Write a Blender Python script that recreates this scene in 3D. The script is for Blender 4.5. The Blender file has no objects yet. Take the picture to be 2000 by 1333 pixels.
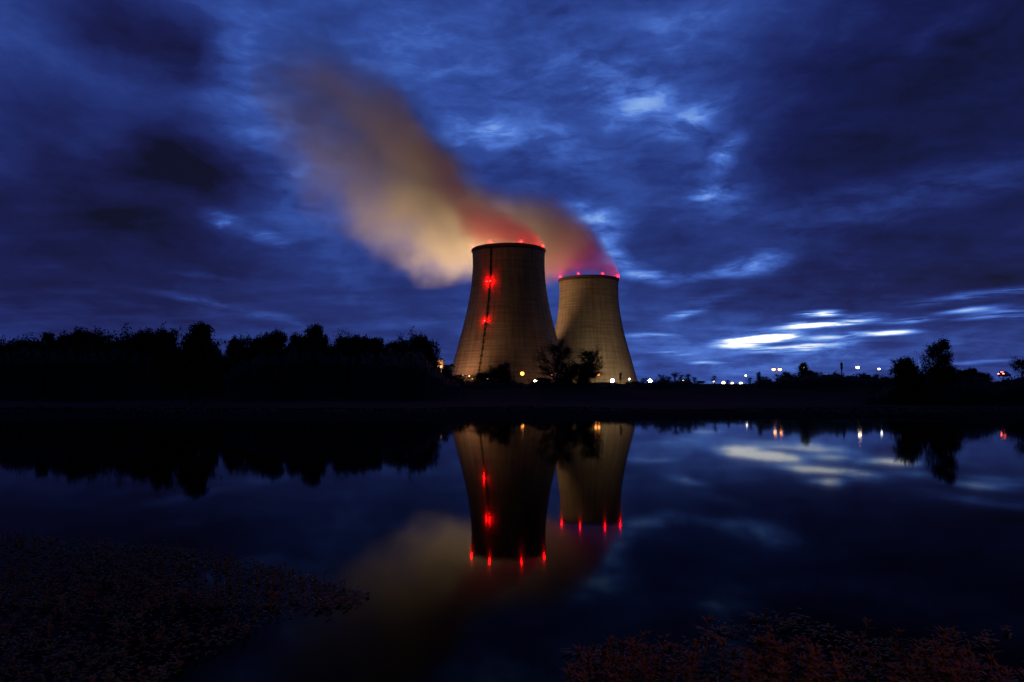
import bpy, bmesh, math, random
import numpy as np
from mathutils import Vector, Matrix

# ------------------------------------------------------------------ camera
SC = bpy.context.scene
COL = SC.collection
F = 1444.0                      # focal length in pixels of the 2000 px wide photograph
CAMZ = 1.8
PITCH = math.atan2(109.5, F)
cam_d = bpy.data.cameras.new("camera"); cam_d.sensor_width = 36.0
cam_d.lens = 36.0 * F / 2000.0
cam_d.clip_start = 0.1; cam_d.clip_end = 20000
cam = bpy.data.objects.new("camera", cam_d); COL.objects.link(cam)
cam.location = (0, 0, CAMZ); cam.rotation_euler = (math.pi / 2 + PITCH, 0, 0)
SC.camera = cam
SC.view_settings.view_transform = 'Standard'; SC.view_settings.look = 'None'
SC.view_settings.exposure = 0.0; SC.view_settings.gamma = 1.0
SC.view_settings.use_curve_mapping = False
SC.render.engine = 'CYCLES'
cy = SC.cycles
cy.use_denoising = True
cy.max_bounces = 6; cy.diffuse_bounces = 2; cy.glossy_bounces = 3; cy.volume_bounces = 1
cy.transparent_max_bounces = 8
cy.sample_clamp_indirect = 4.0
cy.volume_step_rate = 1.5; cy.volume_max_steps = 256
cy.use_adaptive_sampling = True; cy.adaptive_threshold = 0.008

CS, SN = math.cos(PITCH), math.sin(PITCH)
def ray(x, y):
    cx = (x - 1000.0) / F; cyy = (666.5 - y) / F
    return Vector((cx, CS - cyy * SN, SN + cyy * CS))
def at(x, y, Y):                # the point of the place seen at photo pixel x, y, Y metres ahead
    r = ray(x, y); k = Y / r.y
    return Vector((r.x * k, Y, CAMZ + r.z * k))
def on_z(x, y, z=0.0):
    r = ray(x, y); k = (z - CAMZ) / r.z
    return Vector((r.x * k, r.y * k, z))
def lin(r, g, b):
    def f(c):
        c /= 255.0
        return c / 12.92 if c <= 0.04045 else ((c + 0.055) / 1.055) ** 2.4
    return (f(r), f(g), f(b), 1.0)

# ------------------------------------------------------------------ world: dusk sky with broken cloud
class NT:
    def __init__(s, nt): s.nt = nt; s.n = nt.nodes; s.l = nt.links
    def put(s, sock, v):
        if v is None: return
        if hasattr(v, 'is_output'): s.l.new(v, sock)
        else: sock.default_value = v
    def math(s, op, a, b=None, c=None, clamp=False):
        n = s.n.new('ShaderNodeMath'); n.operation = op; n.use_clamp = clamp
        for i, v in enumerate((a, b, c)): s.put(n.inputs[i], v)
        return n.outputs[0]
    def vmath(s, op, a, b=None, scale=None):
        n = s.n.new('ShaderNodeVectorMath'); n.operation = op
        s.put(n.inputs[0], a)
        if b is not None: s.put(n.inputs[1], b)
        if scale is not None: s.put(n.inputs['Scale'], scale)
        return n.outputs['Value'] if op in ('LENGTH', 'DOT_PRODUCT') else n.outputs[0]
    def sep(s, v):
        n = s.n.new('ShaderNodeSeparateXYZ'); s.put(n.inputs[0], v); return n.outputs
    def comb(s, x=0.0, y=0.0, z=0.0):
        n = s.n.new('ShaderNodeCombineXYZ')
        for i, v in enumerate((x, y, z)): s.put(n.inputs[i], v)
        return n.outputs[0]
    def noise(s, v, scale, detail=4, rough=0.5, dist=0.0, color=False, dim='3D'):
        n = s.n.new('ShaderNodeTexNoise'); n.noise_dimensions = dim
        s.put(n.inputs['Vector'], v); n.inputs['Scale'].default_value = scale
        n.inputs['Detail'].default_value = detail; n.inputs['Roughness'].default_value = rough
        n.inputs['Distortion'].default_value = dist
        return n.outputs['Color' if color else 'Fac']
    def mapping(s, v, loc=(0, 0, 0), rot=0.0, scale=(1, 1, 1), kind='POINT'):
        n = s.n.new('ShaderNodeMapping'); n.vector_type = kind
        s.put(n.inputs['Vector'], v); n.inputs['Location'].default_value = loc
        n.inputs['Rotation'].default_value = (0, 0, rot); n.inputs['Scale'].default_value = scale
        return n.outputs[0]
    def smooth(s, v, f0, f1, t0, t1, kind='SMOOTHSTEP'):
        n = s.n.new('ShaderNodeMapRange'); n.interpolation_type = kind; n.clamp = True
        s.put(n.inputs['Value'], v)
        for k, x in zip(('From Min', 'From Max', 'To Min', 'To Max'), (f0, f1, t0, t1)): n.inputs[k].default_value = x
        return n.outputs[0]
    def ramp(s, v, stops, mode='LINEAR'):
        n = s.n.new('ShaderNodeValToRGB'); n.color_ramp.interpolation = mode
        e = n.color_ramp.elements
        while len(e) > len(stops): e.remove(e[-1])
        while len(e) < len(stops): e.new(1.0)
        for el, (p, c) in zip(e, stops): el.position = p; el.color = c
        s.put(n.inputs[0], v); return n.outputs['Color']
    def mix(s, f, a, b, kind='MIX'):
        n = s.n.new('ShaderNodeMix'); n.data_type = 'RGBA'; n.blend_type = kind
        s.put(n.inputs['Factor'], f); s.put(n.inputs['A'] if False else n.inputs[6], a); s.put(n.inputs[7], b)
        return n.outputs[2]
    def curve(s, v, pts):
        n = s.n.new('ShaderNodeFloatCurve'); c = n.mapping.curves[0]
        n.mapping.use_clip = False
        c.points[0].location = pts[0]; c.points[-1].location = pts[-1]
        for p in pts[1:-1]: c.points.new(*p)
        for p in c.points: p.handle_type = 'AUTO'
        n.mapping.update()
        s.put(n.inputs['Value'], v); return n.outputs[0]

# dark cloud masses: photo x, y, half widths, tilt (degrees, anticlockwise), amount
DARK = [
    (60, 520, 520, 270, 0, .17), (150, 330, 250, 150, -10, .07),
    (262, 62, 165, 80, -8, .30), (372, 85, 70, 62, 0, .18),
    (430, 345, 160, 70, -4, .30), (372, 250, 110, 120, 0, .14), (350, 320, 120, 90, 0, .10),
    (215, 375, 130, 70, -25, .16), (120, 220, 150, 90, 0, .08),
    (330, 475, 200, 70, 0, .09), (130, 555, 430, 70, 0, .08), (60, 430, 260, 70, -5, .06),
    (620, 590, 420, 130, 0, .06), (650, 190, 200, 130, -20, .05), (20, 140, 130, 220, 0, .05),
]
SHADE = [
    (1790, 300, 520, 300, 12, .13), (2010, 60, 380, 420, 0, .17), (1790, 510, 430, 120, 5, .10),
    (1640, 290, 260, 140, 15, .07), (1320, 545, 200, 60, 0, .06), (1290, 470, 130, 60, 0, .05),
    (1100, 115, 300, 90, -8, .05), (1180, 320, 190, 70, -5, .05), (1010, 330, 150, 50, 0, .04),
    (1950, 660, 350, 160, 0, .10), (1570, 120, 200, 260, 0, .06), (1620, 570, 420, 60, 3, .05),
]
LIGHT = [
    (1000, 230, 520, 260, 0, .06), (820, 90, 420, 130, 0, .02), (450, 185, 130, 110, 0, .05),
    (460, 60, 90, 70, 0, .05), (560, 360, 120, 190, 0, .07), (1560, 700, 500, 130, 0, .12),
    (1235, 182, 200, 75, -18, .09), (1250, 205, 80, 30, 14, .10), (1345, 236, 80, 34, 18, .14),
    (945, 255, 75, 36, -10, .17), (1060, 285, 90, 40, -8, .08), (1415, 300, 60, 26, 38, .17),
    (1400, 345, 90, 100, 30, .06), (1405, 388, 75, 34, 10, .13), (1375, 376, 42, 12, 12, .16),
    (1165, 320, 80, 24, 0, .06), (1170, 430, 85, 38, -18, .20), (1195, 490, 55, 24, -40, .18),
    (1235, 525, 75, 20, -20, .20), (1290, 540, 90, 12, -3, .12),
    (1460, 525, 95, 20, 6, .20), (1440, 520, 180, 40, 6, .07), (1490, 505, 60, 14, 8, .06),
    (1850, 370, 260, 48, 9, .09), (1640, 415, 240, 45, 5, .05), (1560, 400, 160, 40, 8, .04),
    (480, 448, 88, 16, -16, .22), (440, 440, 40, 18, -10, .12), (395, 588, 80, 10, -8, .14), (400, 612, 110, 10, -3, .08),
    (545, 625, 90, 16, -18, .12), (395, 538, 60, 8, -4, .06), (575, 342, 40, 14, 0, .08),
    (670, 108, 50, 26, 20, .07), (1360, 50, 160, 70, 10, .05), (1830, 65, 110, 24, 22, .08),
    (880, 295, 60, 40, -20, .06),
]
STREAK = [   # thin breaks low over the right horizon
    (1475, 664, 82, 12, 5, .62), (1512, 657, 60, 7, 4, .24), (1470, 680, 70, 5, 0, .26), (1590, 636, 90, 8, 2, .46), (1650, 631, 70, 6, 4, .34),
    (1605, 613, 45, 8, 0, .6), (1695, 617, 45, 7, 3, .24), (1660, 655, 100, 6, 3, .34), (1745, 651, 50, 5, 2, .42),
    (1600, 672, 90, 6, 3, .28), (1560, 682, 110, 6, 2, .28), (1530, 690, 90, 5, 0, .20),
    (1920, 576, 130, 10, 5, .26), (1895, 606, 60, 6, 4, .38), (1970, 607, 60, 6, 3, .3), (1900, 622, 55, 6, 0, .3), (1980, 619, 60, 5, 2, .26),
    (1780, 626, 60, 5, 2, .26), (1340, 613, 50, 9, 12, .24), (1275, 655, 60, 6, 0, .16), (1310, 690, 60, 4, -3, .14), (1380, 709, 40, 4, 0, .2),
    (1915, 707, 120, 4, 3, .12), (1400, 580, 60, 12, 10, .10),
]
world = bpy.data.worlds.new("World"); SC.world = world; world.use_nodes = True
w = NT(world.node_tree); w.n.clear()
gen = w.n.new('ShaderNodeTexCoord').outputs['Generated']
gx, gy, gz = w.sep(gen)
az = w.math('ARCTAN2', gx, gy)
el = w.math('ARCSINE', gz)
P0 = w.comb(az, el, 0.0)
def warp(P, scale, amp, stretch=(1, 1, 1), detail=3):
    n = w.noise(w.mapping(P, scale=stretch), scale, detail, 0.55, color=True)
    return w.vmath('ADD', P, w.vmath('MULTIPLY', w.vmath('SUBTRACT', n, (0.5, 0.5, 0.5)), (amp, amp * 0.7, 0.0)))
PW = warp(warp(P0, 6.0, 0.055), 22.0, 0.034, (1, 1.4, 1), 5)
PL = warp(warp(P0, 9.0, 0.014, (1, 1.5, 1)), 30.0, 0.020, (.5, 1.6, 1), 5)
PS = warp(warp(P0, 26.0, 0.010, (0.35, 1.6, 1), 4), 70.0, 0.005, (.3, 1.6, 1), 3)
def blob(P, x, y, rx, ry, tilt, amp):
    d = ray(x, y).normalized()
    q = w.mapping(P, (math.atan2(d.x, d.y), math.asin(d.z), 0), math.radians(tilt), (rx * 1.35 / F, ry * 1.35 / F, 1), 'TEXTURE')
    return w.smooth(w.vmath('LENGTH', q), 0.0, 1.0, amp, 0.0)
CHAIN = [None]
def total(P, rows):             # the tiny offset only makes the nodes run one after another (the shader stack is small)
    s = None
    for i, r in enumerate(rows):
        if i % 5 == 0 and CHAIN[0] is not None: P = w.vmath('ADD', P, w.math('MULTIPLY', CHAIN[0], 1e-7))
        b = blob(P, *r); s = b if s is None else w.math('ADD', s, b)
        CHAIN[0] = s
    return s
# cloud deck projected on a layer overhead: mottling that shrinks towards the horizon
iz = w.math('DIVIDE', 1.0, w.math('ADD', w.math('MAXIMUM', gz, 0.0), 0.10))
deck = w.comb(w.math('MULTIPLY', gx, iz), w.math('MULTIPLY', gy, iz), 0.0)
m1 = w.noise(w.mapping(deck, rot=0.5, scale=(1.0, 0.45, 1)), 1.5, 6, 0.55, 0.5)
m2 = w.noise(w.mapping(deck, loc=(3, 1, 0), rot=0.6, scale=(0.6, 1.6, 1)), 2.4, 5, 0.5, 0.2)
m3 = w.noise(w.mapping(P0, scale=(5, 42, 1), rot=-0.03), 1.0, 5, 0.6, 0.4)      # flat streaks low down
lowmask = w.smooth(el, 0.03, 0.20, 1.0, 0.0)
t = w.math('ADD', 0.378, w.math('MULTIPLY', w.math('SUBTRACT', m1, 0.5), 0.26))
t = w.math('ADD', t, w.math('MULTIPLY', w.math('SUBTRACT', m2, 0.5), 0.16))
t = w.math('ADD', t, w.math('MULTIPLY', w.math('MULTIPLY', w.math('SUBTRACT', m3, 0.5), 0.30), lowmask))
m4 = w.noise(w.mapping(PL, loc=(2, 5, 0), rot=-0.25, scale=(7, 17, 1)), 1.0, 7, .62, .6)
m5 = w.noise(w.mapping(PW, loc=(7, 3, 0), rot=0.35, scale=(26, 60, 1)), 1.0, 5, .6, .5)
t = w.math('ADD', t, w.math('MULTIPLY', w.math('SUBTRACT', m4, 0.5), 0.27))
t = w.math('ADD', t, w.math('MULTIPLY', w.math('SUBTRACT', m5, 0.5), 0.10))
CHAIN[0] = t
dark = total(PW, DARK)
dark = w.math('MULTIPLY', dark, w.smooth(m4, .3, .7, .62, 1.12))
t = w.math('SUBTRACT', t, dark)
t = w.math('SUBTRACT', t, total(PW, SHADE))
fine = w.noise(w.mapping(PS, scale=(12, 170, 1), rot=-0.04), 1.0, 4, .6, .3)
stv = w.math('MULTIPLY', total(PS, STREAK), w.smooth(fine, .34, .58, .10, 1.45))
stv = w.math('ADD', stv, total(PS, [(1468, 666, 74, 9, 5, .55), (1500, 659, 56, 7, 3, .40), (1606, 613, 30, 5, 0, .30), (1600, 637, 70, 4, 3, .28)]))
frl = w.noise(w.mapping(PL, scale=(14, 40, 1), rot=-0.15), 1.0, 4, .6, .4)
lt = w.math('ADD', w.math('MULTIPLY', total(PL, LIGHT), w.smooth(frl, .32, .68, .45, 1.7)), stv)
t = w.math('ADD', t, lt)
t = w.math('MAXIMUM', t, 0.02)
blue = w.ramp(t, [(0.0, lin(10, 13, 36)), (0.18, lin(22, 29, 82)), (0.32, lin(34, 51, 118)), (0.45, lin(50, 78, 158)),
                  (0.60, lin(78, 118, 208)), (0.75, lin(130, 168, 232)), (0.9, lin(215, 228, 248)), (1.0, (1.15, 1.18, 1.2, 1))])
dusk = w.ramp(t, [(0.0, lin(14, 14, 34)), (0.18, lin(29, 29, 66)), (0.32, lin(42, 47, 108)), (0.5, lin(62, 88, 165)), (1.0, lin(150, 180, 235))])
pf = w.math('MULTIPLY', dark, 1.2, clamp=True)
colr = w.mix(pf, blue, dusk)
nish = w.n.new('ShaderNodeTexSky'); nish.sky_type = 'NISHITA'; nish.sun_disc = False
nish.sun_elevation = math.radians(-3.5); nish.sun_rotation = math.radians(25)
skyadd = w.mix(1.0, colr, w.mix(1.0, nish.outputs[0], (0.02, 0.02, 0.02, 1), 'MULTIPLY'), 'ADD')
hi = w.smooth(el, 0.58, 1.20, 1.0, 0.18)
bk = w.smooth(gy, -0.15, 0.45, 0.06, 1.0)
skyadd = w.vmath('SCALE', skyadd, scale=w.math('MULTIPLY', hi, bk))
bg = w.n.new('ShaderNodeBackground'); w.l.new(skyadd, bg.inputs['Color']); bg.inputs['Strength'].default_value = 1.0
wo = w.n.new('ShaderNodeOutputWorld'); w.l.new(bg.outputs[0], wo.inputs['Surface'])

# ------------------------------------------------------------------ helpers
RNG = random.Random(7)
def tag(o, label=None, cat=None, group=None, kind=None):
    if label: o['label'] = label
    if cat: o['category'] = cat
    if group: o['group'] = group
    if kind: o['kind'] = kind
    return o
def empty(name, loc, label, cat, group=None, rz=0.0, scale=None):
    o = bpy.data.objects.new(name, None); COL.objects.link(o)
    o.location = loc; o.rotation_euler = (0, 0, rz); o.empty_display_size = 0.5
    if scale: o.scale = scale
    return tag(o, label, cat, group)
def pyobj(name, verts, faces, mat, parent=None, smooth=False):
    me = bpy.data.meshes.new(name); me.from_pydata([tuple(v) for v in verts], [], faces); me.update()
    if smooth:
        for p in me.polygons: p.use_smooth = True
    return meobj(name, me, mat, parent)
def meobj(name, me, mat=None, parent=None):
    if mat is not None and not me.materials: me.materials.append(mat)
    o = bpy.data.objects.new(name, me); COL.objects.link(o)
    if parent is not None: o.parent = parent
    return o
class MB:
    def __init__(s): s.v = []; s.f = []
    def add(s, v, f):
        b = len(s.v); s.v += [tuple(p) for p in v]; s.f += [tuple(i + b for i in q) for q in f]
    def box(s, c, size, rz=0.0):
        cx, cyy, cz = c; x, y, z = (k / 2 for k in size); ca, sa = math.cos(rz), math.sin(rz)
        v = [(cx + (i * x) * ca - (j * y) * sa, cyy + (i * x) * sa + (j * y) * ca, cz + k * z) for k in (-1, 1) for i, j in ((-1, -1), (1, -1), (1, 1), (-1, 1))]
        s.add(v, [(3, 2, 1, 0), (4, 5, 6, 7), (0, 1, 5, 4), (1, 2, 6, 5), (2, 3, 7, 6), (3, 0, 4, 7)])
    def tube(s, pts, rad, n=6, cap=True):
        pts = [Vector(p) for p in pts]; rings = []
        for i, p in enumerate(pts):
            d = (pts[min(i + 1, len(pts) - 1)] - pts[max(i - 1, 0)])
            if d.length < 1e-9: d = Vector((0, 0, 1))
            d.normalize(); a = d.orthogonal() if abs(d.z) > .95 else d.cross(Vector((0, 0, 1)))
            a.normalize(); b = d.cross(a); r = rad[i] if hasattr(rad, '__len__') else rad
            rings.append([p + (a * math.cos(2 * math.pi * k / n) + b * math.sin(2 * math.pi * k / n)) * r for k in range(n)])
        v = [q for R in rings for q in R]; f = []
        for i in range(len(pts) - 1):
            for k in range(n):
                f.append((i * n + k, i * n + (k + 1) % n, (i + 1) * n + (k + 1) % n, (i + 1) * n + k))
        if cap: f.append(tuple(range(n))[::-1]); f.append(tuple((len(pts) - 1) * n + k for k in range(n)))
        s.add(v, f)
    def lathe(s, prof, c=(0, 0, 0), n=16):
        v = []; f = []
        for r, z in prof:
            for k in range(n):
                a = 2 * math.pi * k / n; v.append((c[0] + r * math.cos(a), c[1] + r * math.sin(a), c[2] + z))
        for i in range(len(prof) - 1):
            for k in range(n): f.append((i * n + k, i * n + (k + 1) % n, (i + 1) * n + (k + 1) % n, (i + 1) * n + k))
        s.add(v, f)
    def ball(s, c, r, n=12, m=8, sz=1.0):
        s.lathe([(max(r * math.sin(math.pi * i / m), r * .001), -r * sz * math.cos(math.pi * i / m)) for i in range(m + 1)], c, n)
    def obj(s, name, mat, parent=None, smooth=False): return pyobj(name, s.v, s.f, mat, parent, smooth)

# ------------------------------------------------------------------ materials
def principled(name, color, rough=0.7, metal=0.0, noise=None, spec=None):
    m = bpy.data.materials.new(name); m.use_nodes = True; t = NT(m.node_tree)
    b = t.n['Principled BSDF']; b.inputs['Roughness'].default_value = rough; b.inputs['Metallic'].default_value = metal
    b.inputs['Base Color'].default_value = (*color, 1)
    if spec is not None: b.inputs['Specular IOR Level'].default_value = spec
    if noise:
        sc, amt = noise
        tc = t.n.new('ShaderNodeTexCoord').outputs['Object']
        nz = t.noise(tc, sc, 5, 0.6)
        c0 = tuple(k * (1 - amt) for k in color) + (1,); c1 = tuple(min(1, k * (1 + amt)) for k in color) + (1,)
        t.put(b.inputs['Base Color'], t.ramp(nz, [(0.3, c0), (0.7, c1)]))
    return m
def emitter(name, color, strength):
    m = bpy.data.materials.new(name); m.use_nodes = True; t = NT(m.node_tree); t.n.clear()
    e = t.n.new('ShaderNodeEmission'); e.inputs[0].default_value = (*color, 1); e.inputs[1].default_value = strength
    o = t.n.new('ShaderNodeOutputMaterial'); t.l.new(e.outputs[0], o.inputs[0])
    return m
def leafmat(name, c0, c1, rough=0.6):
    m = bpy.data.materials.new(name); m.use_nodes = True; t = NT(m.node_tree); b = t.n['Principled BSDF']
    b.inputs['Roughness'].default_value = rough; b.inputs['Specular IOR Level'].default_value = .15
    nz = t.noise(t.n.new('ShaderNodeTexCoord').outputs['Object'], 1.7, 4, 0.6)
    t.put(b.inputs['Base Color'], t.ramp(nz, [(0.3, (*c0, 1)), (0.7, (*c1, 1))]))
    return m
M = dict(
    bark=principled('bark', (.06, .045, .035), .9, noise=(6, .5)),
    leaf=leafmat('leaf', (.03, .042, .015), (.055, .07, .025)),
    shrub=leafmat('shrub_leaf', (.03, .04, .016), (.055, .06, .026)),
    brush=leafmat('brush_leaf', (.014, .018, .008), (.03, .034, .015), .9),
    steel=principled('galvanised_steel', (.45, .46, .47), .45, .6, noise=(3, .15)),
    darksteel=principled('dark_steel', (.075, .06, .05), .6, .3, noise=(3, .3)),
    plaster=principled('pale_cladding', (.62, .61, .58), .8, noise=(.6, .12)),
    roof=principled('dark_roof', (.05, .05, .055), .8, noise=(1, .3)),
    glass=principled('dark_glass', (.02, .025, .03), .1),
    wall=principled('white_wall', (.7, .68, .64), .8, noise=(2, .1)),
    rubber=principled('rubber', (.02, .02, .02), .8, noise=(20, .3)),
    paint=principled('car_paint', (.12, .12, .13), .3, .3, noise=(2, .1)),
    asphalt=principled('asphalt', (.05, .05, .05), .9, noise=(8, .3)),
    red=emitter('red_beacon', (1, .0004, .0006), 1700),
    redfar=emitter('red_beacon', (1, .0004, .0006), 1100),
    redwall=emitter('red_beacon', (1, .0006, .0009), 620),
    tail=emitter('tail_lamp', (1, .10, .07), 25),
)

# ------------------------------------------------------------------ ground, water
def sstep(a, b, x):
    t = np.clip((x - a) / (b - a), 0, 1); return t * t * (3 - 2 * t)
def vnoise(x, y, s, seed=0):
    x = np.asarray(x, float) * s + seed * 17.3; y = np.asarray(y, float) * s - seed * 9.1
    return (np.sin(x * 1.7 + 1.3 * np.sin(y * 1.1)) + np.sin(y * 1.9 + 1.7 * np.sin(x * 0.8 + 2.0)) + np.sin((x + y) * 1.3 + seed)) / 3
def ground_z(x, y):
    x = np.asarray(x, float); y = np.asarray(y, float)
    far = 67.5 + 2.2 * vnoise(x, 0 * x, .05, 1) + 0.8 * vnoise(x, 0 * x, .21, 2) - 5 * sstep(25, 90, -x) + 4 * sstep(60, 120, -x)
    near = 3.0 + 0.5 * vnoise(x, 0 * x, .7, 3)
    side = 170.0
    d = np.minimum(np.minimum(far - y, y - near), side - np.abs(x))   # >0 inside the pond
    bed = -np.minimum(np.maximum(d, 0) * 0.30, 1.6)
    up = np.minimum(np.maximum(-d, 0) * 0.22, 0.55) + 0.25 * sstep(10, 60, -d)
    z = np.where(d > 0, bed, up)
    dyke = sstep(135, 200, y) * 4.3
    z = z + dyke + np.where(d < -3, 0.18 * vnoise(x, y, .13, 5) + .08 * vnoise(x, y, .6, 6), 0)
    return z
def gz_(x, y): return float(ground_z(np.array([x]), np.array([y]))[0])
def axis(parts):
    out = []
    for a, b, st in parts: out += list(np.arange(a, b, st))
    return np.array(out + [parts[-1][1]])
xs = axis([(-6000, -1500, 750), (-1500, -400, 110), (-400, -180, 20), (-180, 180, 2.0), (180, 400, 20), (400, 1500, 110), (1500, 6000, 750)])
ys = axis([(-60, -4, 7), (-4, 10, .5), (10, 60, 4), (60, 84, .8), (84, 230, 4), (230, 500, 22), (500, 1500, 100), (1500, 9000, 900)])
X, Y = np.meshgrid(xs, ys); Z = ground_z(X, Y); nx, ny = len(xs), len(ys)
gv = np.stack([X.ravel(), Y.ravel(), Z.ravel()], 1)
gf = [(j * nx + i, j * nx + i + 1, (j + 1) * nx + i + 1, (j + 1) * nx + i) for j in range(ny - 1) for i in range(nx - 1)]
mg = bpy.data.materials.new('meadow_soil'); mg.use_nodes = True; t_ = NT(mg.node_tree); b_ = t_.n['Principled BSDF']
tc = t_.n.new('ShaderNodeTexCoord').outputs['Object']
t_.put(b_.inputs['Base Color'], t_.mix(t_.noise(tc, .35, 6, .6), (.007, .008, .005, 1), (.016, .015, .010, 1)))
b_.inputs['Roughness'].default_value = 1.0; b_.inputs['Specular IOR Level'].default_value = 0.1
tag(pyobj('ground', gv, gf, mg, smooth=True), kind='structure')

mw = bpy.data.materials.new('pond_water'); mw.use_nodes = True; t_ = NT(mw.node_tree); b_ = t_.n['Principled BSDF']
b_.inputs['Base Color'].default_value = (.0015, .002, .003, 1); b_.inputs['IOR'].default_value = 1.043
b_.inputs['Roughness'].default_value = .036
tc = t_.n.new('ShaderNodeTexCoord').outputs['Object']
n1 = t_.noise(t_.mapping(tc, scale=(.8, .25, 1)), .5, 4, .5)
n2 = t_.noise(t_.mapping(tc, scale=(1.0, .35, 1)), 3.0, 3, .5)
bp = t_.n.new('ShaderNodeBump'); bp.inputs['Strength'].default_value = .05; bp.inputs['Distance'].default_value = .02
t_.put(bp.inputs['Height'], t_.math('ADD', n1, t_.math('MULTIPLY', n2, .3))); t_.l.new(bp.outputs[0], b_.inputs['Normal'])
tag(pyobj('water', [(-180, -1, 0), (180, -1, 0), (180, 80, 0), (-180, 80, 0)], [(0, 1, 2, 3)], mw), kind='structure')

# road along the dyke on the right
rp = [(90, 178), (118, 186), (150, 196), (200, 206), (260, 212)]
rv = []; rf = []
def road_pt(u):
    k = min(int(u), len(rp) - 2); a, b = Vector(rp[k]), Vector(rp[k + 1]); return a.lerp(b, u - k)
NU = 60
for i in range(NU + 1):
    u = i / NU * (len(rp) - 1); p = road_pt(min(u, len(rp) - 1.0001)); q = road_pt(min(u + .05, len(rp) - 1)); d = (q - p)
    if d.length < 1e-6: d = Vector((1, .2))
    d.normalize(); nrm = Vector((-d.y, d.x))
    z = gz_(p.x, p.y + 6) + .45
    for s_ in (-3.4, -3.2, 3.2, 3.4):
        rv.append((p.x + nrm.x * s_, p.y + nrm.y * s_, z if abs(s_) < 3.3 else z - 1.5))
for i in range(NU):
    for k in range(3): rf.append((i * 4 + k, i * 4 + k + 1, i * 4 + k + 5, i * 4 + k + 4))
tag(pyobj('road', rv, rf, M['asphalt']), kind='structure')

# ------------------------------------------------------------------ cooling towers
PROF = [(0, 68.5), (10, 66), (33, 59.6), (47.5, 55.7), (71.5, 49.3), (87, 45.4), (104, 42.1), (121.5, 39.6), (135, 38.7), (147, 38.6), (153, 38.9), (155.2, 39.0)]
def prof(z):
    zz = [p[0] for p in PROF]; rr = [p[1] for p in PROF]
    # smooth: average of neighbouring interpolations
    return float(np.mean([np.interp(z + k, zz, rr) for k in (-6, -3, 0, 3, 6)])) if z < 149 else float(np.interp(z, zz, rr))
mc = bpy.data.materials.new('tower_concrete'); mc.use_nodes = True; t_ = NT(mc.node_tree); b_ = t_.n['Principled BSDF']
b_.inputs['Roughness'].default_value = .9; b_.inputs['Specular IOR Level'].default_value = .2
tc = t_.n.new('ShaderNodeTexCoord').outputs['Object']; ox, oy, oz = t_.sep(tc)
ang = t_.math('ARCTAN2', ox, oy)
ribs = t_.math('POWER', t_.math('ABSOLUTE', t_.math('SINE', t_.math('MULTIPLY', ang, 90.0))), 6.0)
cyl = t_.comb(t_.math('MULTIPLY', ang, 40.0), oz, 0.0)
stain = t_.noise(t_.mapping(cyl, scale=(1.0, .06, 1)), .35, 5, .65)
lift = t_.noise(t_.mapping(cyl, scale=(.04, 1.0, 1)), .55, 4, .7)
blot = t_.noise(tc, .03, 4, .6)
v = t_.math('ADD', t_.math('MULTIPLY', stain, .62), t_.math('ADD', t_.math('MULTIPLY', lift, .60), t_.math('MULTIPLY', blot, .35)))
rings = t_.math('POWER', t_.math('ABSOLUTE', t_.math('SINE', t_.math('MULTIPLY', oz, math.pi / 4.6))), 14.0)
base = t_.ramp(v, [(.60, (.14, .115, .085, 1)), (.78, (.27, .235, .185, 1)), (.98, (.42, .375, .30, 1))])
base = t_.mix(t_.math('MULTIPLY', rings, t_.smooth(stain, .35, .65, .0, .26)), base, (.12, .10, .08, 1))
t_.put(b_.inputs['Base Color'], t_.mix(t_.math('MULTIPLY', ribs, t_.smooth(blot, .3, .7, .08, .28)), base, (.10, .085, .07, 1)))
def tower(loc, label, stair_az):
    root = empty('cooling_tower', loc, label, 'cooling tower', 'cooling towers of the power plant')
    b = MB(); zs = list(np.arange(0, 155.3, 4.0)) + [155.2]
    outer = [(prof(z), z) for z in zs]
    b.lathe(outer + [(38.0, 155.2)] + [(prof(z) - 1.0, z) for z in reversed(zs)], n=128)
    b.obj('shell', mc, root, True)
    r = MB(); r.lathe([(39.003, 155.0), (39.9, 155.3), (40.1, 156.2), (40.0, 157.3), (38.4, 157.3), (38.0, 155.203)], n=128)
    r.obj('rim', M['darksteel'], root)
    if stair_az is not None:
        s = MB(); a0 = math.radians(stair_az)
        def pt(z, off, da=0.0):
            rr = prof(z) + off; return (rr * math.sin(a0) + da * math.cos(a0), -rr * math.cos(a0) + da * math.sin(a0), z)
        zz = list(np.arange(8, 156.1, 4))
        for da in (-.55, .55): s.tube([pt(z, .55, da) for z in zz], .16, 5)
        for k, z in enumerate(np.arange(9, 155, 1.5)): s.tube([pt(z, .5, -.55), pt(z, .5, .55)], .14, 4)
        for z in zz: s.tube([pt(z, .4, 0), pt(z + 2, .4, 0)], .30, 6)
        s.obj('ladder', M['darksteel'], root)
        for k, z in enumerate(np.arange(12, 152, 7.0)):
            p = pt(z, 1.0); q = MB(); q.box(p, (2.6, 1.8, .3), a0)
            for da in (-1.25, 0, 1.25):
                e = pt(z, 1.8, da); q.tube([(e[0], e[1], z), (e[0], e[1], z + 1.3)], .12, 4)
            q.tube([(*pt(z, 1.8, -1.25)[:2], z + 1.3), (*pt(z, 1.8, 1.25)[:2], z + 1.3)], .12, 4)
            q.obj('landing', M['darksteel'], root)
    return root
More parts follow.
